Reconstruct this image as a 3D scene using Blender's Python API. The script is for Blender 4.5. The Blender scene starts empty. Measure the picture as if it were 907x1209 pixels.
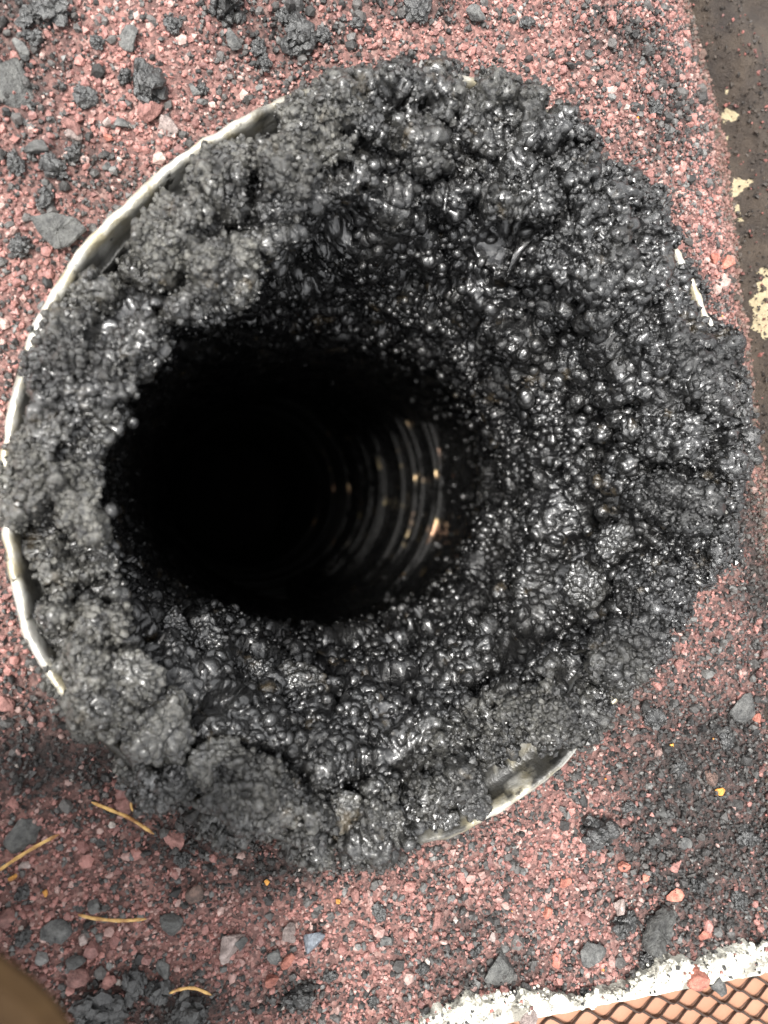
import bpy, bmesh, math
import numpy as np
from mathutils import Vector, Matrix, Euler

rng = np.random.default_rng(7)
scene = bpy.context.scene
col = scene.collection

# ------------------------------------------------------------------ camera, sky, sun, exposure
ZR = 0.016                                   # height of the flue rim over the roof surface
CAM = np.array([-0.0572, -0.0117, ZR + 0.200])
TX, TY, FPX = math.radians(14.0), math.radians(0.75), 880.0
_f = np.array([math.sin(TX), -math.sin(TY), -math.cos(TX)]); _f /= np.linalg.norm(_f)
_r = np.cross(_f, [0, 1, 0]); _r /= np.linalg.norm(_r)
_u = np.cross(_r, _f)
cd = bpy.data.cameras.new('camera')
cam = bpy.data.objects.new('camera', cd); col.objects.link(cam)
cam.matrix_world = Matrix(((_r[0], _u[0], -_f[0], CAM[0]), (_r[1], _u[1], -_f[1], CAM[1]),
                           (_r[2], _u[2], -_f[2], CAM[2]), (0, 0, 0, 1)))
cd.sensor_fit = 'VERTICAL'; cd.sensor_height = 36.0; cd.lens = 36.0 * FPX / 1209.0
cd.clip_start = 0.005; cd.clip_end = 200.0
cd.dof.use_dof = True; cd.dof.focus_distance = 0.232
cd.dof.aperture_fstop = (cd.lens / 1000.0) / 0.0028
scene.camera = cam

SUN_EL, SUN_AZ = math.radians(70), math.radians(168)     # azimuth measured from +x, ccw
w = bpy.data.worlds.new('World'); scene.world = w; w.use_nodes = True
nt = w.node_tree; nt.nodes.clear()
sky = nt.nodes.new('ShaderNodeTexSky'); sky.sky_type = 'NISHITA'; sky.sun_disc = False
sky.sun_elevation = SUN_EL; sky.sun_rotation = math.pi / 2 - SUN_AZ
sky.dust_density = 4.0; sky.air_density = 1.0
hs = nt.nodes.new('ShaderNodeHueSaturation'); hs.inputs['Saturation'].default_value = 0.06
bg = nt.nodes.new('ShaderNodeBackground'); bg.inputs['Strength'].default_value = 0.13
wo = nt.nodes.new('ShaderNodeOutputWorld')
nt.links.new(sky.outputs[0], hs.inputs['Color']); nt.links.new(hs.outputs[0], bg.inputs['Color'])
nt.links.new(bg.outputs[0], wo.inputs['Surface'])
sd = bpy.data.lights.new('sun', 'SUN'); sd.energy = 1.5; sd.angle = math.radians(13); sd.color = (1, 0.96, 0.9)
sun = bpy.data.objects.new('sun', sd); col.objects.link(sun)
sdir = Vector((math.cos(SUN_EL) * math.cos(SUN_AZ), math.cos(SUN_EL) * math.sin(SUN_AZ), math.sin(SUN_EL)))
sun.rotation_euler = sdir.to_track_quat('Z', 'Y').to_euler()
scene.view_settings.view_transform = 'Standard'; scene.view_settings.look = 'None'
scene.view_settings.gamma = 1.0; scene.view_settings.use_curve_mapping = False
scene.view_settings.exposure = 2.05

# ------------------------------------------------------------------ helpers
def at(px, py, z=0.0):
    """a picture position at a known real height -> the point in the scene"""
    d = _f + (px - 453.5) / FPX * _r + (604.5 - py) / FPX * _u
    return CAM + d * ((CAM[2] - z) / -d[2])

def smooth01(x, a, b):
    t = np.clip((x - a) / (b - a), 0, 1); return t * t * (3 - 2 * t)

def _hash(ix, iy, iz, s):
    h = (ix.astype(np.int64) * 374761393 + iy.astype(np.int64) * 668265263 + iz.astype(np.int64) * 2147483647 + s * 1274126177) & 0xFFFFFFFF
    h = ((h ^ (h >> 13)) * 1274126177) & 0xFFFFFFFF
    h = ((h ^ (h >> 16)) * 2246822519) & 0xFFFFFFFF
    return h ^ (h >> 15)

def worley_dome(P, cell, seed, rmin=0.45, rmax=0.85):
    """union of random sphere caps: height 0..1 over the points P"""
    Q = P / cell; I = np.floor(Q).astype(np.int64); out = np.zeros(len(P), np.float32)
    for dx in (-1, 0, 1):
        for dy in (-1, 0, 1):
            for dz in (-1, 0, 1):
                h = _hash(I[:, 0] + dx, I[:, 1] + dy, I[:, 2] + dz, seed)
                jx = (h & 1023) / 1023.0; jy = ((h >> 10) & 1023) / 1023.0; jz = ((h >> 20) & 1023) / 1023.0
                rr = rmin + (rmax - rmin) * (((h * 7919) >> 7) & 255) / 255.0
                d2 = (I[:, 0] + dx + jx - Q[:, 0]) ** 2 + (I[:, 1] + dy + jy - Q[:, 1]) ** 2 + (I[:, 2] + dz + jz - Q[:, 2]) ** 2
                np.maximum(out, np.sqrt(np.maximum(rr * rr - d2, 0)) , out=out)
    return out / rmax

def worley_f(P, cell, seed):
    Q = P / cell; I = np.floor(Q).astype(np.int64); f1 = np.full(len(P), 9.0); f2 = np.full(len(P), 9.0)
    for dx in (-1, 0, 1):
        for dy in (-1, 0, 1):
            for dz in (-1, 0, 1):
                h = _hash(I[:, 0] + dx, I[:, 1] + dy, I[:, 2] + dz, seed)
                d = np.sqrt((I[:, 0] + dx + (h & 1023) / 1023.0 - Q[:, 0]) ** 2 + (I[:, 1] + dy + ((h >> 10) & 1023) / 1023.0 - Q[:, 1]) ** 2 + (I[:, 2] + dz + ((h >> 20) & 1023) / 1023.0 - Q[:, 2]) ** 2)
                f2 = np.where(d < f1, f1, np.minimum(f2, d)); f1 = np.minimum(f1, d)
    return f1, f2

def vnoise(P, cell, seed):
    Q = P / cell; I = np.floor(Q).astype(np.int64); F = Q - I; F = F * F * (3 - 2 * F); o = np.zeros(len(P))
    for dx in (0, 1):
        for dy in (0, 1):
            for dz in (0, 1):
                h = (_hash(I[:, 0] + dx, I[:, 1] + dy, I[:, 2] + dz, seed) & 65535) / 65535.0
                o += h * (F[:, 0] if dx else 1 - F[:, 0]) * (F[:, 1] if dy else 1 - F[:, 1]) * (F[:, 2] if dz else 1 - F[:, 2])
    return o

def fbm(P, cell, seed, n=3):
    o = 0; a = 1; t = 0
    for k in range(n):
        o = o + a * vnoise(P, cell / 2 ** k, seed + k); t += a; a *= 0.5
    return o / t

def mesh_np(name, V, F, mat=None, smooth=True, attrs=None, colors=None):
    me = bpy.data.meshes.new(name); V = np.ascontiguousarray(V, np.float32); F = np.ascontiguousarray(F, np.int32)
    k = F.shape[1]
    me.vertices.add(len(V)); me.vertices.foreach_set('co', V.ravel())
    me.loops.add(F.size); me.loops.foreach_set('vertex_index', F.ravel())
    me.polygons.add(len(F)); me.polygons.foreach_set('loop_start', np.arange(0, F.size, k, dtype=np.int32))
    me.polygons.foreach_set('loop_total', np.full(len(F), k, np.int32))
    me.update(calc_edges=True)
    me.polygons.foreach_set('use_smooth', np.full(len(F), smooth))
    for an, av in (attrs or {}).items():
        a = me.attributes.new(an, 'FLOAT', 'POINT'); a.data.foreach_set('value', np.ascontiguousarray(av, np.float32))
    if colors is not None:
        a = me.attributes.new('tint', 'FLOAT_COLOR', 'POINT')
        a.data.foreach_set('color', np.ascontiguousarray(np.c_[colors, np.ones(len(colors))], np.float32).ravel())
    if mat: me.materials.append(mat)
    return me

def link(name, me, parent=None, **props):
    o = bpy.data.objects.new(name, me); col.objects.link(o)
    if parent is not None: o.parent = parent
    for k, v in props.items(): o[k] = v
    return o

def grid_faces(n, m, wrap_n=True):
    i = np.arange(n if wrap_n else n - 1)[:, None]; j = np.arange(m - 1)[None]
    i2 = (i + 1) % n
    return np.stack([i * m + j, i2 * m + j, i2 * m + j + 1, i * m + j + 1], -1).reshape(-1, 4)

def ico(sub):
    bm = bmesh.new(); bmesh.ops.create_icosphere(bm, subdivisions=sub, radius=1)
    V = np.array([v.co[:] for v in bm.verts]); F = np.array([[v.index for v in f.verts] for f in bm.faces]); bm.free()
    return V, F

class Mat:
    def __init__(s, name):
        s.m = bpy.data.materials.new(name); s.m.use_nodes = True
        s.t = s.m.node_tree; s.b = s.t.nodes['Principled BSDF']; s.out = s.t.nodes['Material Output']
    def n(s, typ, **kw):
        x = s.t.nodes.new(typ)
        for k, v in kw.items():
            if k in x.inputs.keys(): x.inputs[k].default_value = v
            else: setattr(x, k, v)
        return x
    def l(s, a, b): s.t.links.new(a, b)
    def geo(s): return s.n('ShaderNodeNewGeometry').outputs['Position']
    def noise(s, scale, detail=4, rough=0.55, vec=None):
        x = s.n('ShaderNodeTexNoise', Scale=scale, Detail=detail, Roughness=rough); s.l(vec or s.geo(), x.inputs['Vector']); return x.outputs['Fac']
    def vor(s, scale, vec=None, out='Distance'):
        x = s.n('ShaderNodeTexVoronoi', Scale=scale); s.l(vec or s.geo(), x.inputs['Vector']); return x.outputs[out]
    def ramp(s, fac, stops):
        x = s.n('ShaderNodeValToRGB'); e = x.color_ramp.elements
        while len(e) < len(stops): e.new(0.5)
        for k, (p, c) in enumerate(stops):
            e[k].position = p; e[k].color = (c, c, c, 1) if isinstance(c, (int, float)) else (*c, 1)
        s.l(fac, x.inputs['Fac']); return x.outputs['Color']
    def mix(s, fac, a, b):
        x = s.n('ShaderNodeMix', data_type='RGBA')
        for sock, v in ((x.inputs[0], fac), (x.inputs[6], a), (x.inputs[7], b)):
            if hasattr(v, 'links'): s.l(v, sock)
            elif isinstance(v, tuple): sock.default_value = (*v, 1)
            else: sock.default_value = v
        return x.outputs[2]
    def math(s, op, a, b=0.0, clamp=False):
        x = s.n('ShaderNodeMath', operation=op, use_clamp=clamp)
        for sock, v in ((x.inputs[0], a), (x.inputs[1], b)):
            if hasattr(v, 'links'): s.l(v, sock)
            else: sock.default_value = v
        return x.outputs[0]
    def attr(s, name, out='Fac'):
        return s.n('ShaderNodeAttribute', attribute_name=name).outputs[out]
    def bump(s, h, dist, strength=1.0, prev=None):
        x = s.n('ShaderNodeBump', Strength=strength, Distance=dist); s.l(h, x.inputs['Height'])
        if prev is not None: s.l(prev, x.inputs['Normal'])
        return x.outputs['Normal']
    def set(s, **kw):
        names = {'color': 'Base Color', 'rough': 'Roughness', 'metal': 'Metallic', 'ior': 'IOR', 'normal': 'Normal',
                 'coat': 'Coat Weight', 'coatr': 'Coat Roughness', 'spec': 'Specular IOR Level'}
        for k, v in kw.items():
            sk = s.b.inputs[names[k]]
            if hasattr(v, 'links'): s.l(v, sk)
            else: sk.default_value = (*v, 1) if isinstance(v, tuple) else v
        return s.m

# ------------------------------------------------------------------ materials
def make_creosote(name, use_attr=True, ash_const=0.1, coatk=1.0, dull=0.0):
    m = Mat(name)
    ash = m.attr('ash') if use_attr else ash_const
    n1 = m.noise(260, 4, 0.6); n2 = m.noise(70, 3)
    a2 = m.math('MULTIPLY', ash, m.ramp(n2, [(0.3, 0.5), (0.7, 1.0)]), True) if use_attr else ash_const
    dark = m.mix(n1, (0.003, 0.003, 0.0032), (0.010, 0.010, 0.0102))
    grey = m.mix(m.ramp(m.noise(600, 4, 0.65), [(0.35, 0.0), (0.65, 1.0)]), (0.016, 0.016, 0.0155), (0.125, 0.121, 0.106))
    c = m.mix(a2, dark, grey)
    st = m.ramp(m.noise(85, 5, 0.6), [(0.62, 0.0), (0.72, 1.0)])          # ochre stains
    c = m.mix(m.math('MULTIPLY', st, 0.3), c, (0.11, 0.08, 0.04))
    fleck = m.ramp(m.vor(210, out='Color'), [(0.0, 0.0), (0.965, 0.0), (0.975, 1.0)])   # rare rust flecks
    c = m.mix(m.math('MULTIPLY', m.math('MULTIPLY', fleck, m.ramp(m.vor(210), [(0.0, 1.0), (0.28, 0.0)])), 0.8), c, (0.25, 0.10, 0.05))
    gl = m.ramp(m.noise(48, 4, 0.6), [(0.36, 0.0), (0.54, 1.0)])                 # greasy against dull patches
    rough = m.math('ADD', m.math('MULTIPLY', a2, 0.16), m.ramp(m.noise(420, 3), [(0.3, 0.10), (0.75, 0.30)]))
    rough = m.math('ADD', rough, m.math('MULTIPLY', m.math('SUBTRACT', 1.0, gl), 0.17))
    b1 = m.bump(m.noise(1000, 5, 0.7), 0.0006, 0.75)
    b2 = m.bump(m.math('SUBTRACT', 1.0, m.vor(750)), 0.00045, 0.5, b1)
    if use_attr:
        x = b2.node; m.l(m.math('ADD', 0.35, m.math('MULTIPLY', a2, 0.6)), x.inputs['Strength'])
    cw = m.math('SUBTRACT', m.math('MULTIPLY', gl, 0.6), m.math('MULTIPLY', a2, 0.55), True) if use_attr else m.math('MULTIPLY', gl, 0.6)
    if coatk < 1: cw = m.math('MULTIPLY', cw, coatk); rough = m.math('ADD', rough, dull)
    m.b.inputs['Coat IOR'].default_value = 1.65
    return m.set(color=c, rough=rough, ior=1.5, normal=b2, coat=cw, coatr=0.17)
M_CREO = make_creosote('creosote')
M_CRUMB = make_creosote('creosote_crumb', True, 0.1, 0.6, 0.05)
M_BUB = make_creosote('creosote_bubble', False, 0.04)

m = Mat('rim_metal')
n1 = m.noise(120, 5, 0.6); n2 = m.noise(420, 4, 0.6)
c = m.mix(m.ramp(n1, [(0.4, 0.0), (0.62, 1.0)]), (0.50, 0.49, 0.45), (0.36, 0.32, 0.22))
c = m.mix(m.ramp(m.noise(190, 5, 0.65), [(0.60, 0.0), (0.67, 1.0)]), c, (0.06, 0.055, 0.045))
c = m.mix(m.attr('soot'), c, (0.006, 0.006, 0.0058))  # black for real soot and for the painted shade of the groove
m.set(color=c, metal=m.math('SUBTRACT', 0.55, m.math('MULTIPLY', m.attr('soot'), 0.5)), rough=m.ramp(n2, [(0.3, 0.3), (0.7, 0.55)]), normal=m.bump(n2, 0.0006, 0.9))
M_RIM = m.m

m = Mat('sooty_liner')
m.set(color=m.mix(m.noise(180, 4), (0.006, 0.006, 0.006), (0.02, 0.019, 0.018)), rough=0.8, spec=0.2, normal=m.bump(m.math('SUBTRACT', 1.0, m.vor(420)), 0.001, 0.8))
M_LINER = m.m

m = Mat('liner_ring_metal')
k = m.math('MULTIPLY', m.attr('bare'), m.ramp(m.noise(48, 3, 0.6), [(0.60, 0.0), (0.66, 1.0)]), True)
warm = m.mix(m.ramp(m.noise(55, 2), [(0.4, 0.0), (0.6, 1.0)]), (0.20, 0.12, 0.08), (0.28, 0.22, 0.12))
m.set(color=m.mix(k, (0.004, 0.0039, 0.0038), warm), metal=k, rough=m.math('SUBTRACT', 0.8, m.math('MULTIPLY', k, 0.52)), normal=m.bump(m.noise(700, 3), 0.0004, 0.6))
M_RING = m.m

m = Mat('roof_granules')                      # sheet below and beyond the loose granules
v = m.n('ShaderNodeTexVoronoi', Scale=900.0); m.l(m.geo(), v.inputs['Vector'])
hv = m.n('ShaderNodeSeparateColor'); m.l(v.outputs['Color'], hv.inputs[0])
c = m.ramp(hv.outputs[0], [(0.0, (0.05, 0.03, 0.027)), (0.3, (0.11, 0.054, 0.048)), (0.6, (0.18, 0.088, 0.076)), (0.85, (0.25, 0.125, 0.107)), (1.0, (0.30, 0.19, 0.165))])
c = m.mix(m.ramp(m.noise(600, 5, 0.7), [(0.35, 0.0), (0.7, 0.6)]), c, (0.13, 0.085, 0.075))
c = m.mix(m.math('MULTIPLY', m.attr('soot'), m.ramp(m.noise(240, 4, 0.65), [(0.25, 0.6), (0.6, 1.0)])), c, (0.022, 0.020, 0.019))
m.set(color=c, rough=0.9, spec=0.3, normal=m.bump(m.math('SUBTRACT', 1.0, v.outputs['Distance']), 0.0006, 0.9, m.bump(m.noise(700, 4, 0.7), 0.0006, 0.8)))
M_ROOF = m.m

def grain_mat(name, rough=(0.45, 0.85), spec=0.5, bumpd=0.0005):
    m = Mat(name); t = m.attr('tint', 'Color')
    n = m.noise(900, 3, 0.6)
    x = m.n('ShaderNodeHueSaturation'); m.l(t, x.inputs['Color']); m.l(m.ramp(n, [(0.25, 0.62), (0.75, 1.3)]), x.inputs['Value'])
    return m.set(color=x.outputs[0], rough=m.ramp(m.noise(300, 2), [(0.3, rough[0]), (0.7, rough[1])]), spec=spec, normal=m.bump(n, bumpd, 0.9))
M_GRAIN = grain_mat('granule_mineral')

def stone_mat(name, a, b, rough=0.6, ior=1.5, sc=420.0, soot=0.25, bd=0.0011):
    m = Mat(name); oi = m.n('ShaderNodeObjectInfo')
    n = m.noise(sc, 6, 0.7)
    c = m.mix(m.ramp(n, [(0.36, 0.0), (0.62, 1.0)]), tuple(v * 0.7 for v in a), tuple(min(v * 1.15, .8) for v in b))
    c = m.mix(m.math('MULTIPLY', m.ramp(m.noise(260, 4), [(0.52, 0.0), (0.64, 1.0)]), soot), c, (0.02, 0.02, 0.02))
    x = m.n('ShaderNodeHueSaturation'); m.l(c, x.inputs['Color'])
    m.l(m.math('ADD', 0.75, m.math('MULTIPLY', oi.outputs['Random'], 0.5)), x.inputs['Value'])
    return m.set(color=x.outputs[0], rough=rough, ior=ior, normal=m.bump(m.noise(sc * 3, 4, 0.65), bd, 0.9))
STONE = {
    'clinker': stone_mat('black_clinker', (0.005, 0.005, 0.0052), (0.026, 0.026, 0.025), 0.30, 1.6, bd=0.0005),
    'grey': stone_mat('grey_stone', (0.045, 0.046, 0.046), (0.105, 0.104, 0.099), 0.75, soot=0.5),
    'slate': stone_mat('slate_flake', (0.042, 0.042, 0.041), (0.085, 0.085, 0.08), 0.62, soot=0.1),
    'pale': stone_mat('pale_stone', (0.19, 0.145, 0.13), (0.31, 0.25, 0.23), 0.65),
    'pink': stone_mat('pink_stone', (0.16, 0.07, 0.06), (0.28, 0.14, 0.12), 0.7, soot=0.15),
    'salmon': stone_mat('salmon_stone', (0.27, 0.085, 0.06), (0.36, 0.14, 0.10), 0.7, soot=0.1),
    'blue': stone_mat('blue_grey_stone', (0.08, 0.095, 0.12), (0.15, 0.165, 0.185), 0.5),
    'brown': stone_mat('brown_stone', (0.06, 0.04, 0.032), (0.12, 0.075, 0.06), 0.7),
    'orange': stone_mat('orange_crumb', (0.40, 0.15, 0.025), (0.5, 0.24, 0.05), 0.6, soot=0.0),
}
m = Mat('dry_needle')
m.set(color=m.mix(m.ramp(m.noise(260, 4, 0.65), [(0.38, 0.0), (0.62, 1.0)]), (0.20, 0.085, 0.018), (0.50, 0.31, 0.10)), rough=0.45, normal=m.bump(m.noise(900, 2), 0.0002, 0.6))
M_NEEDLE = m.m
m = Mat('white_plaster')
n = m.noise(500, 5, 0.65)
m.set(color=m.mix(m.ramp(m.noise(170, 5, 0.65), [(0.48, 0.0), (0.62, 1.0)]), (0.56, 0.55, 0.48), (0.17, 0.16, 0.135)), rough=0.85, normal=m.bump(n, 0.0012, 1.0))
M_PLASTER = m.m
m = Mat('orange_board')
m.set(color=m.mix(m.noise(60, 4), (0.20, 0.092, 0.054), (0.30, 0.155, 0.098)), rough=0.6, normal=m.bump(m.noise(300, 3), 0.0003, 0.5))
M_BOARD = m.m
m = Mat('mesh_steel')
m.set(color=m.mix(m.noise(260, 4), (0.018, 0.012, 0.009), (0.055, 0.03, 0.02)), metal=0.3, rough=0.5, normal=m.bump(m.noise(900, 3), 0.0003, 0.6))
M_MESH = m.m
m = Mat('rusty_flashing')
c = m.mix(m.ramp(m.noise(70, 5, 0.62), [(0.35, 0.0), (0.65, 1.0)]), (0.014, 0.009, 0.0065), (0.042, 0.029, 0.019))
k = m.ramp(m.math('MULTIPLY', m.attr('gilt'), m.ramp(m.noise(190, 6, 0.72), [(0.34, 0.0), (0.62, 1.0)]), True), [(0.22, 0.0), (0.30, 1.0)])
c = m.mix(k, c, (0.44, 0.37, 0.24))
m.set(color=c, rough=m.math('SUBTRACT', 0.7, m.math('MULTIPLY', k, 0.3)), metal=m.math('MULTIPLY', k, 0.5), normal=m.bump(m.noise(320, 6, 0.7), 0.0025, 1.0))
M_FLASH = m.m
m = Mat('brown_cap_paint')
m.set(color=m.mix(m.ramp(m.noise(140, 5, 0.65), [(0.35, 0.0), (0.65, 1.0)]), (0.018, 0.0095, 0.0034), (0.030, 0.017, 0.0065)), rough=0.9, spec=0.12, normal=m.bump(m.noise(300, 3), 0.0003, 0.5))
M_CAP = m.m

# ------------------------------------------------------------------ the setting: roof surface
def gz(x, y):
    """height of the roof surface: it falls away towards the flashing"""
    s = np.asarray(x) + 0.30 * np.asarray(y)
    return -0.045 * smooth01(s, 0.112, 0.215)
_rim_pts = np.array([(340,105),(230,172),(130,252),(60,335),(20,415),(2,500),(0,560),(2,640),(12,710),(35,770),(72,832),
    (140,903),(225,957),(330,993),(430,1008),(520,996),(600,960),(700,868),(795,742),(840,665),(868,590),(872,500),(858,420),(832,345),(790,275),(735,200),(650,125),(560,92),(440,85)], float)
_w = np.array([at(p[0], p[1], ZR) for p in _rim_pts])
_th = np.arctan2(_w[:, 1], _w[:, 0]); _rr = np.hypot(_w[:, 0], _w[:, 1])
_B = lambda t: np.stack([np.ones_like(t)] + [g(k * t) for k in range(1, 6) for g in (np.cos, np.sin)], -1)
_cf = np.linalg.lstsq(_B(_th), _rr, rcond=None)[0]
def RIM(t):                                   # the slightly dented collar: radius by direction
    return _B(np.asarray(t, float)) @ _cf

NA = 360
ta = np.linspace(0, 2 * math.pi, NA, endpoint=False)
q = np.concatenate([[0.0], np.cumsum(0.0035 * 1.0 ** np.arange(60)), 0.21 + np.cumsum(0.004 * 1.22 ** np.arange(38))])
r0 = RIM(ta) - 0.003
RR = r0[:, None] + q[None]
X = RR * np.cos(ta)[:, None]; Y = RR * np.sin(ta)[:, None]
P = np.stack([X, Y, np.zeros_like(X)], -1).reshape(-1, 3)
Z = gz(P[:, 0], P[:, 1]) + 0.0016 * (fbm(P, 0.012, 5) - 0.5) * (np.hypot(P[:, 0], P[:, 1]) < 0.4)
P[:, 2] = Z - 0.0003
GROUND = P.copy(); GQ = len(q)

# ------------------------------------------------------------------ the flue
flue = link('chimney_flue', None, label='round metal flue pipe choked with black blistered creosote', category='flue pipe')
flue.location = (0, 0, 0)
# collar
prof = np.array([(0.0, -0.030), (0.0, -0.003), (0.0003, -0.0012), (0.0009, -0.0002), (0.0017, 0.0002), (0.0025, -0.0003), (0.0031, -0.0012),
                 (0.0034, -0.0040), (0.0042, -0.0075), (0.0062, -0.0088), (0.0095, -0.0090), (0.0102, -0.0078), (0.0112, -0.0078), (0.0118, -0.0095),
                 (0.0122, -0.0135), (0.0150, -0.0145), (0.0158, -0.0130), (0.0168, -0.0132), (0.0172, -0.016), (0.0176, -0.024)])
NT = 480; tt = np.linspace(0, 2 * math.pi, NT, endpoint=False)
R = RIM(tt)
gw = smooth01(np.cos(tt - math.radians(-70)), math.cos(math.radians(32)), math.cos(math.radians(20)))[:, None]
ins = np.minimum(prof[None, :, 0], 0.005) + np.maximum(prof[None, :, 0] - 0.005, 0) * (0.2 + 0.8 * gw)
cr = R[:, None] - ins; cz = ZR + prof[None, :, 1] + 0 * cr
pp = np.stack([cr * np.cos(tt)[:, None], cr * np.sin(tt)[:, None], cz], -1).reshape(-1, 3)
den = fbm(pp, 0.016, 31) - 0.5; den2 = fbm(pp, 0.004, 33) - 0.5
pp[:, 2] += den * 0.0012 + den2 * 0.0007
dd = np.tile(prof[:, 0], NT)
pp[:, :2] *= (1 + (den2 * 0.0010 + den * 0.0015) / np.hypot(pp[:, 0], pp[:, 1]))[:, None]
soot = smooth01(dd, 0.0028, 0.0045) * 0.95 + (smooth01(fbm(pp, 0.010, 41), 0.55, 0.7)) * 0.5  # shade of the groove inside the rim painted in, plus patchy soot
soot = np.clip(soot + smooth01(np.cos(np.repeat(tt, len(prof)) - math.radians(85)), 0.72, 0.95) * 0.5, 0, 0.97)
bur = smooth01(np.cos(np.repeat(tt, len(prof)) - math.radians(249)), math.cos(math.radians(36)), math.cos(math.radians(27)))
soot = np.clip(soot + bur, 0, 0.97)
gap = smooth01(np.cos(np.repeat(tt, len(prof)) - math.radians(-66)), 0.9, 0.985)
soot = np.clip(soot * (1 - 0.6 * gap * (dd < 0.0100)) + gap * (1.0 * smooth01(fbm(pp, 0.007, 43), 0.36, 0.54)) * smooth01(dd, 0.0006, 0.0022) + gap * 0.6 * smooth01(dd, 0.0095, 0.0115), 0, 0.96)
collar = link('collar', mesh_np('collar', pp, grid_faces(NT, len(prof)), M_RIM, attrs={'soot': soot}), flue, label='pale dented metal rim of the flue')
# liner pipe with a closed sooty bottom
lz = np.concatenate([np.linspace(ZR - 0.055, -1.2, 60), [-1.2]]); lr = np.concatenate([np.full(60, 0.0995), [0.0005]])
lt = np.linspace(0, 2 * math.pi, 160, endpoint=False)
pp = np.stack([lr[None] * np.cos(lt)[:, None], lr[None] * np.sin(lt)[:, None], lz[None] + 0 * lt[:, None]], -1).reshape(-1, 3)
k = fbm(pp, 0.02, 51) - 0.5
pp[:, :2] *= (1 - 0.05 * np.abs(k))[:, None]
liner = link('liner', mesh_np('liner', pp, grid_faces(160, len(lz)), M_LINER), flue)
ma = np.linspace(0, 2 * math.pi, 10, endpoint=False)
for i, (z, rad) in enumerate([(-0.262, .0018), (-0.275, .0013), (-0.305, .0013), (-0.322, .0015), (-0.352, .0013), (-0.41, .0015), (-0.425, .0012), (-0.465, .0013), (-0.50, .0016), (-0.57, .0015), (-0.66, .0015), (-0.76, .0015)]):
    T2 = np.linspace(0, 2 * math.pi, 200, endpoint=False)
    rad2 = 0.0965 - rad * np.cos(ma)[None] + 0.0008 * np.sin(3 * T2 + i)[:, None]
    pp = np.stack([rad2 * np.cos(T2)[:, None], rad2 * np.sin(T2)[:, None], z + ZR + rad * np.sin(ma)[None] + 0 * rad2], -1).reshape(-1, 3)
    f = grid_faces(200, 10); e = np.stack([np.arange(200) * 10 + 9, (np.arange(200) + 1) % 200 * 10 + 9, (np.arange(200) + 1) % 200 * 10, np.arange(200) * 10], -1)
    bare = np.repeat(smooth01(np.cos(T2 - math.radians(2)), math.cos(math.radians(62)), math.cos(math.radians(38))), 10)
    link('ring', mesh_np('ring', pp, np.r_[f, e], M_RING, attrs={'bare': bare}), liner)

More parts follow.
